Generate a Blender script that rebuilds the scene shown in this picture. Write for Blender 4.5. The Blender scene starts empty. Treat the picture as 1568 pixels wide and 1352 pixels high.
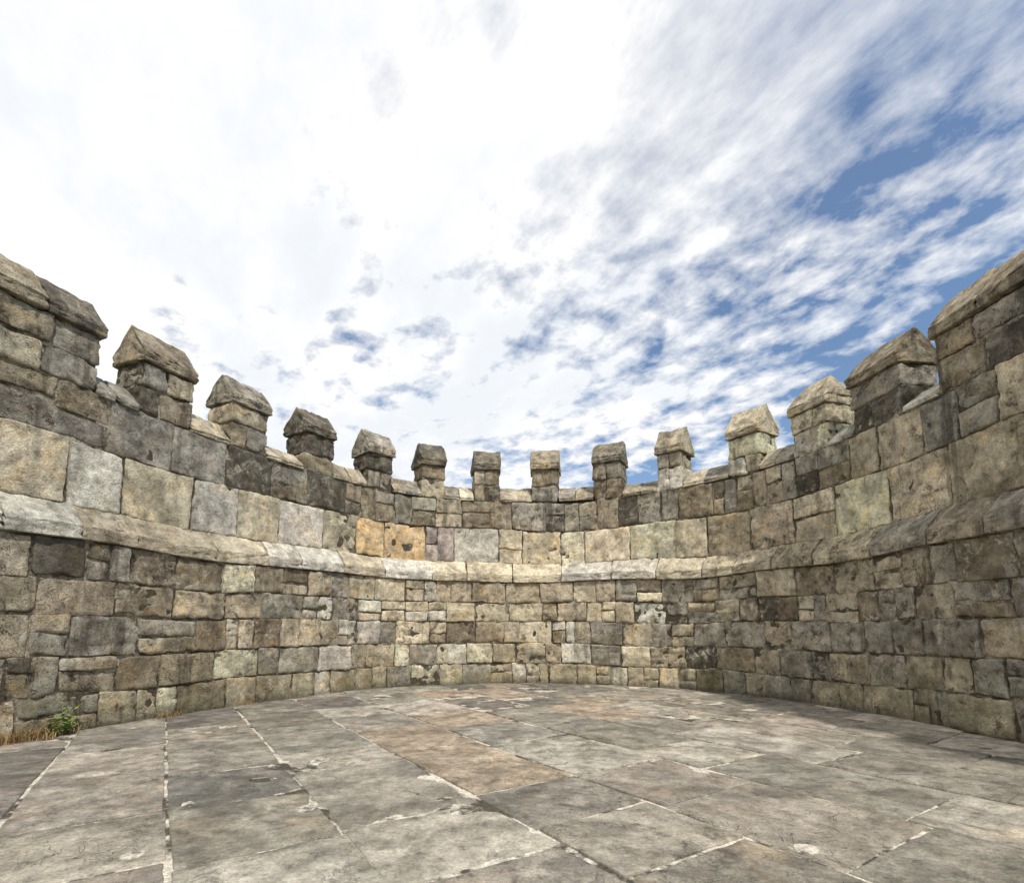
import bpy, math, random
from mathutils import Vector, noise, kdtree
random.seed(23)
scene = bpy.context.scene
for vs in [scene.view_settings]:
    vs.view_transform='Standard'; vs.look='None'; vs.exposure=0; vs.gamma=1

# ------------------------------------------------------------------ wall plan (centre line of the parapet)
ctrl=[(-6.0,-3.0),(-5.75,-1.0),(-5.45,.7),(-5.15,2.0),(-4.86,3.15),(-4.50,4.3),(-4.10,5.5),(-3.64,6.6),(-3.04,7.65),(-2.32,8.52),(-1.46,9.12),
      (-.47,9.40),(.65,9.42),(1.76,9.14),(2.77,8.55),(3.60,7.65),(4.12,6.63),(4.37,5.50),(4.46,4.25),(4.58,3.1),(4.74,2.0),(4.97,.7),(5.2,-1.0),(5.45,-3.0)]
def cr(p0,p1,p2,p3,t):
    return tuple(.5*((2*b)+(-a+c)*t+(2*a-5*b+4*c-d)*t*t+(-a+3*b-3*c+d)*t**3) for a,b,c,d in zip(p0,p1,p2,p3))
pts=[]
for i in range(1,len(ctrl)-2):
    for k in range(24):
        pts.append(cr(ctrl[i-1],ctrl[i],ctrl[i+1],ctrl[i+2],k/24))
pts.append(ctrl[-2])
for _ in range(30):
    pts=[pts[0]]+[((a[0]+2*b[0]+c[0])/4,(a[1]+2*b[1]+c[1])/4) for a,b,c in zip(pts,pts[1:],pts[2:])]+[pts[-1]]
S=[0]
for a,b in zip(pts,pts[1:]): S.append(S[-1]+math.hypot(b[0]-a[0],b[1]-a[1]))
LEN=S[-1]
NS=int(LEN/.02)
tab=[];j=0
for k in range(NS+1):
    s=LEN*k/NS
    while j<len(S)-2 and S[j+1]<s: j+=1
    t=(s-S[j])/(S[j+1]-S[j])
    tab.append((pts[j][0]+(pts[j+1][0]-pts[j][0])*t, pts[j][1]+(pts[j+1][1]-pts[j][1])*t))
nor=[]
for k in range(NS+1):
    a=tab[max(0,k-12)];b=tab[min(NS,k+12)]
    tx,ty=b[0]-a[0],b[1]-a[1];l=math.hypot(tx,ty)
    nor.append((-ty/l,tx/l))
def W(s,o,z):
    f=min(max(s/LEN,0),1)*NS; k=min(int(f),NS-1); t=f-k
    x=tab[k][0]*(1-t)+tab[k+1][0]*t; y=tab[k][1]*(1-t)+tab[k+1][1]*t
    nx=nor[k][0]*(1-t)+nor[k+1][0]*t; ny=nor[k][1]*(1-t)+nor[k+1][1]*t
    return (x+nx*o,y+ny*o,z)
kd=kdtree.KDTree(NS+1)
for k,p in enumerate(tab): kd.insert((p[0],p[1],0),k)
kd.balance()
def near(x,y):
    co,k,d=kd.find((x,y,0))
    return LEN*k/NS,(x-tab[k][0])*nor[k][0]+(y-tab[k][1])*nor[k][1]

# ------------------------------------------------------------------ stone builder
class Buf:
    def __init__(s): s.v=[];s.f=[];s.c=[];s.r=[];s.p=[]
def lattice(a0,a1,r,step):
    L=a1-a0
    n=max(1,int(round((L-2*r)/step)))
    return [a0,a0+.35*r]+[a0+r+(L-2*r)*i/n for i in range(n+1)]+[a1-.35*r,a1]
def rock(buf,a0,a1,b0,b1,c0,c1,step,r,amp,mapf,col,prm,jit=.0,topf=None,back=False,layered=0.,ns=3.5,bstep=None,warp=0.,keep=None):
    r=min(r,(a1-a0)*.3,(b1-b0)*.3,(c1-c0)*.3)
    A=lattice(a0,a1,r,step);B=lattice(b0,b1,r,bstep or step);C=lattice(c0,c1,r,step)
    na,nb,nc=len(A)-1,len(B)-1,len(C)-1
    sd=Vector((random.uniform(-90,90),random.uniform(-90,90),random.uniform(-90,90)))
    rnd=(random.random(),random.random(),random.random(),1)
    J=[(random.uniform(-jit,jit),random.uniform(-jit,jit)) for _ in range(4)]
    tilt=(random.uniform(-1,1)*jit*.5,random.uniform(-1,1)*jit*.5)
    idx={}
    cc=(col[0],col[1],col[2],1); pp=(prm[0],prm[1],prm[2],1)
    def V(i,j,k):
        key=(i,j,k)
        if key in idx: return idx[key]
        p=Vector((A[i],B[j],C[k]))
        q=Vector((min(max(p.x,a0+r),a1-r),min(max(p.y,b0+r),b1-r),min(max(p.z,c0+r),c1-r)))
        d=p-q
        n=d.normalized() if d.length>1e-9 else Vector((0,-1,0))
        p=q+n*r
        e=p+sd
        h=amp*noise.fractal(e*ns,.9,2.1,5)
        h-=amp*.9*max(0,noise.noise(e*ns*2.6)-.2)*2.6
        if layered: h+=layered*noise.fractal(Vector((e.x*1.6,e.y*1.6,e.z*22)),.8,2,3)
        ea=min(A[i]-a0,a1-A[i],C[k]-c0,c1-C[k])
        if ea<.05: h-=amp*1.8*max(0,noise.noise(e*9))*(1-ea/.05)
        p=p+n*h
        u=(A[i]-a0)/(a1-a0);w=(C[k]-c0)/(c1-c0)
        if jit:
            p.x+=(J[0][0]*(1-u)+J[1][0]*u)*(1-w)+(J[2][0]*(1-u)+J[3][0]*u)*w
            p.z+=(J[0][1]*(1-u)+J[1][1]*u)*(1-w)+(J[2][1]*(1-u)+J[3][1]*u)*w
            p.y+=tilt[0]*(u-.5)+tilt[1]*(w-.5)
        if topf:
            f=(p.z-c0)/(c1-c0); p.z=c0+f*(topf(p.x,p.y)-c0)
        if warp: p.z+=warp*noise.noise(Vector((p.x*.6,3.3,p.z*.7)))
        buf.v.append(mapf(p.x,p.y,p.z)); buf.c.append(cc);buf.r.append(rnd);buf.p.append(pp)
        idx[key]=len(buf.v)-1
        return idx[key]
    def F(*q):
        if keep is None: buf.f.append(q)
        else:
            if any(keep(buf.v[x]) for x in q): buf.f.append(q)
    for i in range(na):
        for k in range(nc):
            F(V(i,0,k),V(i+1,0,k),V(i+1,0,k+1),V(i,0,k+1))
            if back: F(V(i,nb,k),V(i,nb,k+1),V(i+1,nb,k+1),V(i+1,nb,k))
    for i in range(na):
        for j in range(nb):
            F(V(i,j,nc),V(i+1,j,nc),V(i+1,j+1,nc),V(i,j+1,nc))
            F(V(i,j,0),V(i,j+1,0),V(i+1,j+1,0),V(i+1,j,0))
    for j in range(nb):
        for k in range(nc):
            F(V(0,j,k),V(0,j,k+1),V(0,j+1,k+1),V(0,j+1,k))
            F(V(na,j,k),V(na,j+1,k),V(na,j+1,k+1),V(na,j,k+1))
def mkobj(buf,name,mat,parent=None):
    me=bpy.data.meshes.new(name); me.from_pydata(buf.v,[],buf.f); me.update()
    me.polygons.foreach_set('use_smooth',[True]*len(me.polygons))
    if buf.c:
        for nm,dat in (('Col',buf.c),('Rnd',buf.r),('Prm',buf.p)):
            at=me.attributes.new(nm,'FLOAT_COLOR','POINT')
            at.data.foreach_set('color',[x for t in dat for x in t])
    o=bpy.data.objects.new(name,me); scene.collection.objects.link(o)
    me.materials.append(mat)
    if parent: o.parent=parent
    return o

# ------------------------------------------------------------------ node helpers
class N:
    def __init__(s,nt): s.nt=nt
    def n(s,t,**k):
        x=s.nt.nodes.new(t)
        for a,b in k.items(): setattr(x,a,b)
        return x
    def l(s,a,b): s.nt.links.new(a,b)
    def put(s,sock,v):
        if isinstance(v,bpy.types.NodeSocket): s.l(v,sock)
        else: sock.default_value=v
    def m(s,op,a,b=0.,c=None,clamp=False):
        x=s.n('ShaderNodeMath',operation=op); x.use_clamp=clamp
        s.put(x.inputs[0],a); s.put(x.inputs[1],b)
        if c is not None: s.put(x.inputs[2],c)
        return x.outputs[0]
    def noise(s,vec,scale,detail=4,rough=.6,dist=0.):
        x=s.n('ShaderNodeTexNoise'); s.l(vec,x.inputs['Vector'])
        x.inputs['Scale'].default_value=scale;x.inputs['Detail'].default_value=detail;x.inputs['Roughness'].default_value=rough;x.inputs['Distortion'].default_value=dist
        return x.outputs['Fac']
    def mr(s,v,a,b,c=0.,d=1.,smooth=True):
        x=s.n('ShaderNodeMapRange'); x.interpolation_type='SMOOTHSTEP' if smooth else 'LINEAR'
        s.put(x.inputs[0],v);s.put(x.inputs[1],a);s.put(x.inputs[2],b);s.put(x.inputs[3],c);s.put(x.inputs[4],d)
        return x.outputs[0]
    def mix(s,f,a,b,mode='MIX'):
        x=s.n('ShaderNodeMix',data_type='RGBA',blend_type=mode)
        s.put(x.inputs[0],f); s.put(x.inputs[6],a if not isinstance(a,tuple) else (*a,1)); s.put(x.inputs[7],b if not isinstance(b,tuple) else (*b,1))
        return x.outputs[2]
    def vm(s,op,a,b):
        x=s.n('ShaderNodeVectorMath',operation=op); s.put(x.inputs[0],a); s.put(x.inputs[1],b)
        return x.outputs[0]
def newmat(name):
    m=bpy.data.materials.new(name); m.use_nodes=True
    nt=m.node_tree; nt.nodes.clear(); g=N(nt)
    out=g.n('ShaderNodeOutputMaterial'); b=g.n('ShaderNodeBsdfPrincipled')
    g.l(b.outputs[0],out.inputs[0]); b.inputs['Roughness'].default_value=.92; b.inputs['Specular IOR Level'].default_value=.15
    return m,g,b
def stone_material(name,floor=False):
    m,g,b=newmat(name)
    geo=g.n('ShaderNodeNewGeometry').outputs['Position']
    col=g.n('ShaderNodeAttribute',attribute_name='Col').outputs['Color']
    rnd=g.n('ShaderNodeAttribute',attribute_name='Rnd').outputs['Color']
    prm=g.n('ShaderNodeAttribute',attribute_name='Prm').outputs['Color']
    sp=g.n('ShaderNodeSeparateColor'); g.l(prm,sp.inputs[0]); stain,pale,warm=sp.outputs
    sr=g.n('ShaderNodeSeparateColor'); g.l(rnd,sr.inputs[0])
    sx=g.n('ShaderNodeSeparateXYZ'); g.l(geo,sx.inputs[0])
    P=g.vm('ADD',geo,g.vm('MULTIPLY',rnd,(37,37,37)))
    n1=g.noise(P,3.4,3,.62,.5)
    n2=g.noise(P,11,7,.80)
    n3=g.noise(P,75,2,.7)
    c=g.mix(1.,col,g.mr(n1,.32,.68,.68,1.30),'MULTIPLY')
    c=g.mix(1.,c,g.mr(n2,.34,.66,.54,1.44,False) if not floor else g.mr(n2,.33,.67,.58,1.40,False),'MULTIPLY')
    c=g.mix(1.,c,g.mr(n3,.3,.7,.76,1.24,False),'MULTIPLY')
    wn=g.noise(P,3.2,4,.6,1.)
    w=g.m('MULTIPLY',g.mr(wn,.48,.68),warm)
    c=g.mix(w,c,g.mix(1.,c,(1.16,.95,.66) if not floor else (1.12,.95,.80),'MULTIPLY'))
    pn=g.noise(P,5.5,6,.82,.6)
    pl=g.m('MULTIPLY',g.mr(pn,.54,.60),pale)
    c=g.mix(pl,c,(.68,.645,.55) if not floor else g.mix(1.,c,(1.35,1.34,1.3),'MULTIPLY'))
    k=g.mr(g.noise(geo,1.1,5,.74,.5),.49,.66); k2=g.mr(pn,.45,.38)
    k3=g.mr(n2,.42,.35)
    k=g.m('MAXIMUM',g.m('MULTIPLY',k,.55),g.m('MULTIPLY',k2,.85)); k=g.m('MAXIMUM',k,g.m('MULTIPLY',k3,.85))
    if not floor:
        dv=g.vm('MULTIPLY',geo,(5.5,5.5,.55))
        k4=g.mr(g.noise(dv,1.,4,.65),.52,.68); k=g.m('MAXIMUM',k,g.m('MULTIPLY',k4,.75))
    k=g.m('MULTIPLY',k,stain)
    c=g.mix(k,c,(.056,.047,.035) if not floor else (.085,.077,.065))
    # hairline cracks on some stones
    ck=g.mr(g.m('ABSOLUTE',g.m('SUBTRACT',wn,.5)),.0,.006 if not floor else .004,1.,0.)
    ck=g.m('MULTIPLY',ck,g.m('GREATER_THAN',sr.outputs[0],.75)); ck=g.m('MULTIPLY',ck,.75)
    c=g.mix(ck,c,(.04,.036,.03))
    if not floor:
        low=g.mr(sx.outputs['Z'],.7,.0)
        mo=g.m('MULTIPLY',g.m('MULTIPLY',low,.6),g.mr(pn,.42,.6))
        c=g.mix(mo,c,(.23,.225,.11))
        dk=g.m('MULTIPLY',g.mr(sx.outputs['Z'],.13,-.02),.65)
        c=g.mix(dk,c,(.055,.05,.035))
    g.l(c,b.inputs['Base Color'])
    h=g.m('ADD',n2,g.m('MULTIPLY',n3,.4)); h=g.m('SUBTRACT',h,g.m('MULTIPLY',ck,.25))
    bp=g.n('ShaderNodeBump'); bp.inputs['Strength'].default_value=1. if not floor else .8; bp.inputs['Distance'].default_value=.05 if not floor else .015
    g.l(h,bp.inputs['Height']); g.l(bp.outputs[0],b.inputs['Normal'])
    return m
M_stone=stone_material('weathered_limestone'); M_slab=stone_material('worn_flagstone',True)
def mortar(name,c1,c2,a=.42,b_=.6):
    m,g,b=newmat(name); geo=g.n('ShaderNodeNewGeometry').outputs['Position']
    n=g.noise(geo,3,5,.7);n2=g.noise(geo,50,3,.7)
    c=g.mix(g.mr(n,a,b_),c1,c2); c=g.mix(1.,c,g.mr(n2,.3,.7,.6,1.3),'MULTIPLY'); g.l(c,b.inputs['Base Color'])
    bp=g.n('ShaderNodeBump'); bp.inputs['Strength'].default_value=.8; bp.inputs['Distance'].default_value=.02
    g.l(n2,bp.inputs['Height']); g.l(bp.outputs[0],b.inputs['Normal'])
    return m
M_mortar=mortar('lime_mortar',(.085,.072,.052),(.42,.37,.28),.46,.62)
M_joint=mortar('floor_joint',(.09,.08,.062),(.62,.57,.48),.42,.54)

# ------------------------------------------------------------------ battlement wall
root=bpy.data.objects.new('battlement_wall',None); scene.collection.objects.link(root)
def lerp(a,b,t): return tuple(x+(y-x)*t for x,y in zip(a,b))
CREAM=(.74,.65,.475); WHITE=(.75,.705,.60); OCHRE=(.70,.54,.31); GREY=(.40,.367,.30); BROWN=(.35,.293,.205); DARK=(.16,.143,.112); PINK=(.55,.46,.41); TAN=(.54,.467,.34); BLUE=(.54,.53,.48)
def pick(w,lo=.82,hi=1.15):
    cs=[c for c,_ in w]; ws=[x for _,x in w]
    c=random.choices(cs,ws)[0]; k=random.uniform(lo,hi)
    return tuple(min(.78,x*k*random.uniform(.985,1.015)) for x in c)
def side(s):
    x,y,_=W(s,0,0)
    return x,y
front=Buf()
SET_L=-.40; SET_U=-.235
def row(z0,z1,wmin,wmax,off,style,split=.14):
    s=.3+random.random()*.2
    while s<LEN-.6:
        w=random.uniform(wmin,wmax)
        x,y=side(s+w/2)
        vis=y>2.5
        step=.028 if vis else .1
        def one(a,b,c,d):
            col,prm,lay=style(x,y,(c+d)/2)
            pr=random.uniform(-.015,.015)
            g=random.uniform(.003,.008)
            rock(front,a+g,b-g,off+pr,off+.14,c+g*.8,d-g*.8,step,random.choice([.010,.014,.024]),random.uniform(.008,.020),W,col,prm,jit=.011,layered=lay,bstep=.06,warp=.06)
        q=random.random()
        if q<split and w>.3:
            m=z0+(z1-z0)*random.uniform(.4,.6); one(s,s+w,z0,m); one(s,s+w,m,z1)
        elif q<split*1.8 and w>.35:
            m=z0+(z1-z0)*random.uniform(.4,.6);k=s+w*random.uniform(.4,.6)
            one(s,k,z0,m); one(s,k,m,z1); one(k,s+w,z0,z1)
        else: one(s,s+w,z0,z1)
        s+=w
def st_low(x,y,z):
    lay=random.choice([0,0,.006,.014])
    if x>2.6:
        return pick([(GREY,4),(TAN,3.5),(BROWN,1.5),(DARK,.3)]),(random.uniform(.6,1.),random.choice([0,.5,1.,1.]),.25),lay
    if x<-3.2:
        return pick([(GREY,2.5),(BROWN,2.),(TAN,3),(DARK,.4),(CREAM,1.3)]),(random.uniform(.5,1.),random.choice([0,.4,.9]),.5),lay
    return pick([(TAN,4),(CREAM,4),(GREY,1.5),(BROWN,.8),(WHITE,2.)]),(random.uniform(.2,.95),random.choice([0,.4,.9]),.5),lay
def st_pale(x,y,z):
    if x>3.4 or y<4.4:
        return pick([(GREY,2),(TAN,4),(CREAM,2)]),(random.uniform(.4,.9),random.choice([0,.6]),.5),.003
    if -2.7<x<-1.5: return pick([(OCHRE,3),(CREAM,3)]),(.2,.4,.7),.002
    if -1.5<=x<-.8: return pick([(PINK,3),(CREAM,1)]),(.5,.5,.2),.002
    return pick([(CREAM,5),(WHITE,5),(BLUE,.8),(OCHRE,.3)]),(random.uniform(.1,.5),.4,.4),.002
def st_mid(x,y,z):
    if y<5: return pick([(GREY,3),(BROWN,3),(DARK,1),(TAN,2)]),(random.uniform(.6,1.),.3,.4),.006
    return pick([(GREY,3),(BROWN,2.3),(TAN,2.),(DARK,1.),(CREAM,.8)]),(random.uniform(.5,1.),.4,.4),.006
zs=[-.04,.32,.66,1.02,1.34,1.70]
for a,b in zip(zs,zs[1:]): row(a,b,.26,.66,SET_L,st_low,split=.11)
row(2.04,2.66,.42,.85,SET_U,st_pale,split=.03)
row(2.66,3.18,.32,.75,SET_U,st_mid,split=.12)
# string course with weathered slope
s=.3
while s<LEN-.8:
    w=random.uniform(.5,.95); x,y=side(s+w/2)
    tf=lambda a,b:1.84+(2.06-1.84)*min(max((b+.43)/.20,0),1)
    lit = x<3.  # sunlight painted into the colour: paler picks and less stain on this stretch
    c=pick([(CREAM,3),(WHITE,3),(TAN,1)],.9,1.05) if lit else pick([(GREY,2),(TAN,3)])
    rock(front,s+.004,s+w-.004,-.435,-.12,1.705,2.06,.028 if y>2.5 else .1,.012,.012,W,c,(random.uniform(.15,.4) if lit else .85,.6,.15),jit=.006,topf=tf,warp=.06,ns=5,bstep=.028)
    s+=w
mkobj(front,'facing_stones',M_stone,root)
# merlons
mer=[(-4.40,4.50,.92,0),(-4.04,5.64,.60,0),(-3.63,6.66,.55,0),(-3.06,7.65,.52,0),(-2.32,8.52,.50,0),(-1.48,9.11,.46,0),(-.49,9.40,.48,0),(.62,9.42,.50,0.02),(1.76,9.14,.54,.06),(2.74,8.57,.46,.05),(3.62,7.62,.52,0),(4.12,6.66,.58,0),(4.33,5.68,.70,0.0),(4.45,4.38,1.05,0.0)]
ml=[]
for x,y,w,dh in mer:
    s,_=near(x,y); ml.append((s,w,dh,True))
s0=ml[0][0]; s1=ml[-1][0]
k=1
while s0-1.25*k>.8: ml.append((s0-1.25*k,.6,0,False)); k+=1
k=1
while s1+1.25*k<LEN-1.2: ml.append((s1+1.25*k,.6,0,False)); k+=1
ml.sort()
mb=Buf(); cp=Buf()
T=.235
for s,w,dh,vis in ml:
    st=.028 if vis else .1
    x,y=side(s)
    a,b=s-w/2,s+w/2
    zb=3.18; z1=3.48+dh+random.uniform(-.05,.05); z2=3.76+dh
    sunny=(2.3<x<4.2 and y>6)  # merlons coloured as if sunlit: paler palette, a little less stain
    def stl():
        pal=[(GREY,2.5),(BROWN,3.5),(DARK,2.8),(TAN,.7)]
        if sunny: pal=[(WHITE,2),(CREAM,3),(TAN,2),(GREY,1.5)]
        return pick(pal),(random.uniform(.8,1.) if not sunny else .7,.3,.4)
    for ci,(c,d) in enumerate(((zb,z1),(z1,z2))):
        cuts=[a,b]
        if w>.7: cuts=[a,a+w*random.uniform(.35,.6),b]
        elif random.random()<.45: cuts=[a,a+w*random.uniform(.35,.65),b]
        for p,q in zip(cuts,cuts[1:]):
            col,prm=stl(); e=random.uniform(-.012,.010)+(.0 if ci else -.004)
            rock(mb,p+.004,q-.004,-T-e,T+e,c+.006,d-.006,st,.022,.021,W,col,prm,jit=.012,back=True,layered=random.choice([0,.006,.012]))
    hip=.13 if (x>3.8 and 5.8<y<7) else (random.choice([0,0,.03]))
    rz=4.21+dh+random.uniform(-.03,.03); ez=z2+.12
    ov=.022
    cuts=[a-ov,b+ov]
    if w>.7: cuts=[a-ov,s+random.uniform(-.1,.1)*w,b+ov]
    for p,q in zip(cuts,cuts[1:]):
        def tf(aa,bb,a=a,b=b,rz=rz,ez=ez,hip=hip):
            t=max(0,1-abs(bb)/(T+.03))
            e=max(0,min(aa-(a-ov),(b+ov)-aa))
            lim=1 if hip==0 else (e+.16-hip)/.16
            return ez+(rz-ez)*min(t,max(0.,lim))
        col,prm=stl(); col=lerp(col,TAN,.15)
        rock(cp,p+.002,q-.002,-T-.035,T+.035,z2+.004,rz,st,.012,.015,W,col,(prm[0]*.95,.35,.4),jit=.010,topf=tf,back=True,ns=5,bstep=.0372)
mkobj(mb,'merlon_blocks',M_stone,root); mkobj(cp,'merlon_caps',M_stone,root)
# crenel copings
cb=Buf()
for (sa,wa,_,va),(sb,wb,_,vb) in zip(ml,ml[1:]):
    a=sa+wa/2+.003;b=sb-wb/2-.003
    n=random.choice([1,2]); x,y=side((a+b)/2)
    pk=3.47+random.uniform(-.05,.04)
    cuts=[a]+[a+(b-a)*i/n+random.uniform(-.04,.04) for i in range(1,n)]+[b]
    for p,q in zip(cuts,cuts[1:]):
        def tf(aa,bb,pk=pk): return 3.23+(pk-3.23)*min(1,max(0,(bb+.26)/.26)) if bb<0 else pk-.12*bb/.25
        rock(cb,p+.002,q-.002,-.25,.25,3.182,3.5,.03 if va else .1,.02,.014,W,pick([(GREY,2),(TAN,3),(WHITE,1.5),(CREAM,1)]),(random.uniform(.3,.8),.6,.2),jit=.004,topf=tf,back=True)
mkobj(cb,'crenel_copings',M_stone,root)
# mortar core
core=Buf()
prof=[(-.380,-.3),(-.380,1.78),(-.214,1.98),(-.214,3.185),(.215,3.185),(.215,1.9),(.5,1.9),(.5,-4.0),(-.380,-4.0)]
n=int(LEN/.1)
for i in range(n+1):
    for o,z in prof:
        ss=LEN*i/n
        zz=z+(.06*noise.noise(Vector((ss*.6,3.3,z*.7))) if z>0 else 0)
        core.v.append(W(ss,o,min(zz,3.2) if z>3 else zz))
m_=len(prof)
for i in range(n):
    for k in range(m_):
        core.f.append((i*m_+k,i*m_+(k+1)%m_,(i+1)*m_+(k+1)%m_,(i+1)*m_+k))
core.f.append(tuple(range(m_))); core.f.append(tuple(n*m_+k for k in reversed(range(m_))))
for s,w,dh,vis in ml:
    b0=len(core.v); a,b=s-w/2+.025,s+w/2-.025
    for ss in (a,b):
        for o,z in ((-T+.03,3.1),(-T+.03,3.80+dh),(0,4.0+dh),(T-.03,3.80+dh),(T-.03,3.1)): core.v.append(W(ss,o,z))
    for k in range(5): core.f.append((b0+k,b0+(k+1)%5,b0+5+(k+1)%5,b0+5+k))
    core.f.append(tuple(b0+k for k in range(5)));core.f.append(tuple(b0+9-k for k in range(5)))
o=mkobj(core,'mortar_core',M_mortar,root)
o.data.polygons.foreach_set('use_smooth',[False]*len(o.data.polygons))

# ------------------------------------------------------------------ paved floor
pav=bpy.data.objects.new('flagstone_pavement',None); scene.collection.objects.link(pav)
A=Vector((.55,-.835)).normalized(); B=Vector((-A.y,A.x))
sl=Buf()
def inside(p):
    if p[1]<-1.8: return False
    return near(p[0],p[1])[1]<-.2
bounds=[.07,.735,1.47,2.2]
while bounds[0]>-7: bounds.insert(0,bounds[0]-random.uniform(.62,.86))
while bounds[-1]<11: bounds.append(bounds[-1]+random.uniform(.62,.86))
for b,b2 in zip(bounds,bounds[1:]):
    rh=b2-b
    a=-11+random.random()
    while a<6:
        w=random.uniform(.55,1.25)
        ctr=A*(a+w/2)+B*(b+rh/2)
        ok=ctr.y>-2 and (abs(ctr.x)<6) and any(inside((A*(a+w*i/4)+B*(b+rh*j/2)).to_tuple()) for i in range(5) for j in range(3))
        if ok:
            d=ctr.length
            step=.03 if d<4 else (.05 if d<7 else .07)
            col=pick([((.24,.222,.185),5),((.29,.262,.215),4.5),((.315,.26,.195),1.5),((.185,.172,.148),2.5),((.36,.33,.275),1.8)],.9,1.12)
            dz=random.uniform(-.004,.004); tx,ty=random.uniform(-.003,.003),random.uniform(-.003,.003)
            def mp(u,v,z,dz=dz,tx=tx,ty=ty,a0=a,b0=b):
                q=A*u+B*(-z); 
                return (q.x,q.y,-v+dz+tx*(u-a0)*2+ty*(-z-b0)*2)
            g=random.uniform(.005,.010)
            rock(sl,a+g,a+w-g,0.,.07,-(b+rh)+g,-b-g,step,.009,.0055,mp,col,(random.uniform(.4,.9),random.choice([0,.3,.8]),random.uniform(.0,.6)),jit=.012,bstep=.05,ns=2.2,keep=inside)
        a+=w
mkobj(sl,'flagstones',M_slab,pav)
jt=Buf(); 
L=[W(LEN*i/120,-.2,-.0085) for i in range(121)]
jt.v=[p for p in L if p[1]>-1.9]; jt.f=[tuple(range(len(jt.v)))[::-1]]
mkobj(jt,'joint_bed',M_joint,pav)

# ------------------------------------------------------------------ ground beyond
m,g,bs=newmat('grass_ground'); geo=g.n('ShaderNodeNewGeometry').outputs['Position']
g.l(g.mix(g.noise(geo,.6,5,.7),(.05,.075,.025),(.10,.11,.05)),bs.inputs['Base Color'])
gb=Buf(); gb.v=[(-1500,-1500,-.6),(1500,-1500,-.6),(1500,1500,-.6),(-1500,1500,-.6)]; gb.f=[(0,1,2,3)]
mkobj(gb,'ground',m)

# ------------------------------------------------------------------ weeds
def leafmat(name,c1,c2):
    m,g,b=newmat(name); geo=g.n('ShaderNodeNewGeometry').outputs['Position']
    g.l(g.mix(g.mr(g.noise(geo,30,2,.5),.4,.6),c1,c2),b.inputs['Base Color']); b.inputs['Roughness'].default_value=.6
    return m
M_dry=leafmat('dry_grass',(.24,.14,.055),(.36,.26,.12)); M_leaf=leafmat('weed_leaf',(.12,.20,.03),(.26,.36,.08))
def tuft(name,x,y,n,h,spread,mat):
    bf=Buf()
    for _ in range(n):
        s,_o=near(x,y); s+=random.gauss(0,spread); bx,by,_z=W(s,-.43-abs(random.gauss(0,.05)),0)
        ang=random.uniform(0,6.28); hh=h*random.uniform(.4,1.1); ln=hh*random.uniform(.3,1.)
        w=.003; px,py=-math.sin(ang)*w,math.cos(ang)*w; b0=len(bf.v)
        for t in (0,.35,.7,1):
            cx=bx+math.cos(ang)*ln*t**1.6; cy=by+math.sin(ang)*ln*t**1.6; cz=hh*(t-.25*t*t)-.005
            k=1-t*.85; bf.v+= [(cx-px*k,cy-py*k,cz),(cx+px*k,cy+py*k,cz)]
        for i in range(3): bf.f.append((b0+2*i,b0+2*i+1,b0+2*i+3,b0+2*i+2))
    mkobj(bf,name,mat)
tuft('dry_grass_tuft',-4.15,4.35,420,.16,.20,M_dry)
tuft('dry_grass_tuft',-3.6,5.6,110,.10,.08,M_dry)
tuft('dry_grass_tuft',-3.3,6.5,40,.06,.05,M_dry)
def weed(name,x,y,n,h):
    bf=Buf()
    for _ in range(n):
        s,_o=near(x,y); s+=random.gauss(0,.06); c=Vector(W(s,-.44-abs(random.gauss(0,.04)),abs(random.gauss(0,h*.5))+.01))
        ang=random.uniform(0,6.28); d=Vector((math.cos(ang),math.sin(ang),random.uniform(0,.8))).normalized(); L=random.uniform(.028,.052)
        sd=d.cross(Vector((0,0,1))).normalized()*L*.35; up=Vector((0,0,L*.12)); b0=len(bf.v)
        bf.v+=[tuple(c),tuple(c+d*L*.35+sd+up),tuple(c+d*L*.75+sd*.8),tuple(c+d*L),tuple(c+d*L*.75-sd*.8),tuple(c+d*L*.35-sd+up)]
        bf.f+=[(b0,b0+1,b0+2,b0+3),(b0,b0+3,b0+4,b0+5)]
    mkobj(bf,name,M_leaf)
weed('green_weed',-4.0,4.72,120,.17)

# ------------------------------------------------------------------ world sky with clouds
w=bpy.data.worlds.new('World'); scene.world=w; w.use_nodes=True; nt=w.node_tree; nt.nodes.clear(); g=N(nt)
SUN_EL=math.radians(56); SUN_AZ=math.radians(150)
sky=g.n('ShaderNodeTexSky'); sky.sky_type='NISHITA'; sky.sun_disc=False; sky.sun_elevation=SUN_EL; sky.sun_rotation=SUN_AZ; sky.ozone_density=1.2; sky.air_density=1.; sky.dust_density=.4
bg1=g.n('ShaderNodeBackground'); bg1.inputs[1].default_value=.14
hs=g.n('ShaderNodeHueSaturation'); hs.inputs['Saturation'].default_value=1.15; g.l(sky.outputs[0],hs.inputs['Color'])
g.l(hs.outputs[0],bg1.inputs[0])
tc=g.n('ShaderNodeTexCoord').outputs['Generated']
sx=g.n('ShaderNodeSeparateXYZ'); g.l(tc,sx.inputs[0]); X,Y,Z=sx.outputs
zz=g.m('ADD',g.m('MAXIMUM',Z,0.),.10)
px=g.m('DIVIDE',X,zz); py=g.m('DIVIDE',Y,zz)
u=g.m('ADD',g.m('MULTIPLY',px,-.53),g.m('MULTIPLY',py,.85)); v=g.m('ADD',g.m('MULTIPLY',px,.85),g.m('MULTIPLY',py,.53))
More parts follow.
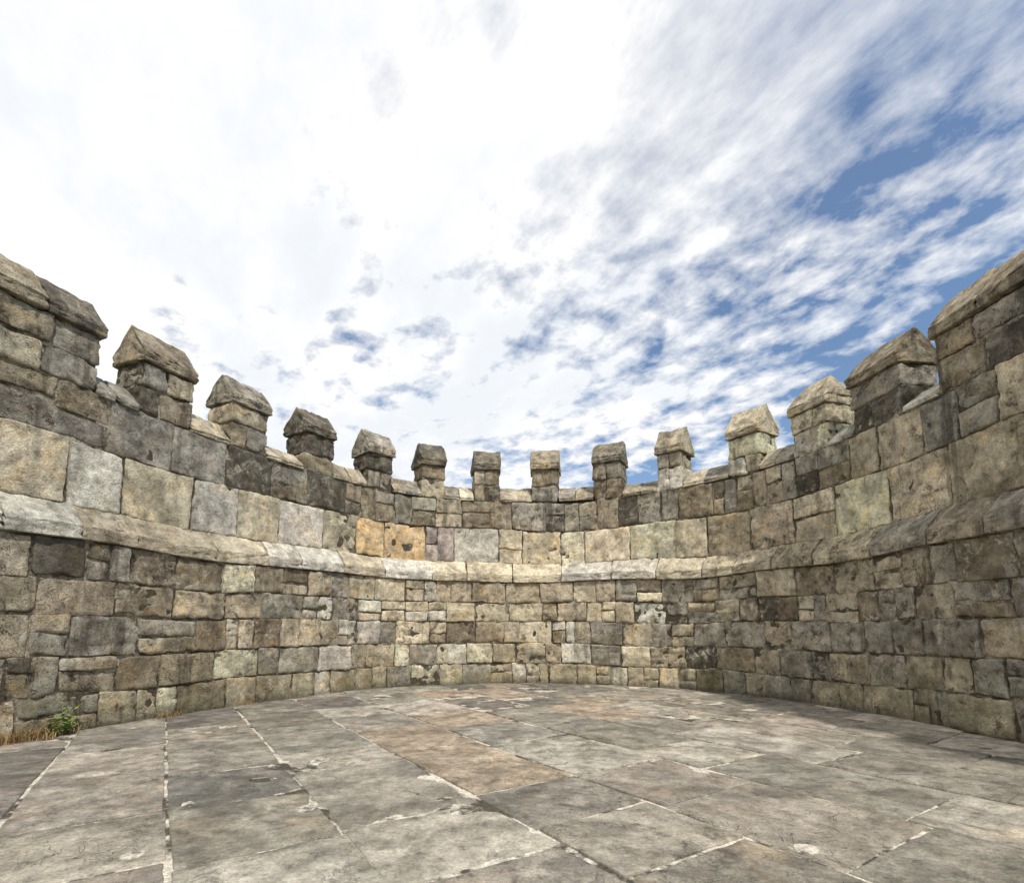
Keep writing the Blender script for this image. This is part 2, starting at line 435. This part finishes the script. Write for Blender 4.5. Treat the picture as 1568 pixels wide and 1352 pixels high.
def comb(a,b,c=0.):
    x=g.n('ShaderNodeCombineXYZ'); g.put(x.inputs[0],a);g.put(x.inputs[1],b);g.put(x.inputs[2],c); return x.outputs[0]
streak=g.noise(comb(g.m('MULTIPLY',u,.55),v,3.1),1.9,8,.64,.25)
fine=g.noise(comb(g.m('MULTIPLY',u,.35),v,21.1),4.2,7,.66,.15)
big=g.noise(comb(g.m('MULTIPLY',u,.7),v,12.7),.7,2,.5,.3)
puff=g.noise(comb(g.m('MULTIPLY',u,.9),v,5.),8.0,5,.58,.15)
lowz=g.mr(Z,.74,.5,.6,2.9)
bias=g.m('ADD',g.m('MULTIPLY',X,-.72),.14)
cov=g.m('ADD',bias,g.m('ADD',g.m('MULTIPLY',g.m('SUBTRACT',streak,.5),2.1),g.m('MULTIPLY',g.m('SUBTRACT',big,.5),.8)))
cov=g.m('ADD',cov,g.m('MULTIPLY',g.m('SUBTRACT',fine,.5),1.1))
cov=g.m('ADD',cov,g.m('MULTIPLY',g.m('SUBTRACT',puff,.5),lowz))
f=g.mr(cov,-.50,.25,.05,1.,False)
bg2=g.n('ShaderNodeBackground'); bg2.inputs[1].default_value=1.04
shade=g.mix(g.mr(g.noise(comb(g.m('MULTIPLY',u,.6),v,1.),1.9,6,.62),.36,.56),(.86,.895,.94),(1.0,1.0,1.0))
g.l(shade,bg2.inputs[0])
mx=g.n('ShaderNodeMixShader'); g.l(f,mx.inputs[0]); g.l(bg1.outputs[0],mx.inputs[1]); g.l(bg2.outputs[0],mx.inputs[2])
out=g.n('ShaderNodeOutputWorld'); g.l(mx.outputs[0],out.inputs[0])
# sun
ld=bpy.data.lights.new('sun','SUN'); ld.energy=3.7; ld.angle=math.radians(2); ld.color=(1,.94,.85)
sun=bpy.data.objects.new('sun',ld); scene.collection.objects.link(sun)
d=Vector((math.sin(SUN_AZ)*math.cos(SUN_EL),math.cos(SUN_AZ)*math.cos(SUN_EL),math.sin(SUN_EL)))
sun.rotation_euler=d.to_track_quat('Z','Y').to_euler()
# camera
cd=bpy.data.cameras.new('camera'); cam=bpy.data.objects.new('camera',cd); scene.collection.objects.link(cam)
cam.location=(0,0,.9); p=math.radians(7); cam.rotation_euler=(math.pi/2+p,0,0)
cd.sensor_width=36; cd.lens=800/1568*36; cd.shift_y=(288-800*math.tan(p))/1568; cd.clip_end=5000; cd.clip_start=.05
scene.camera=cam
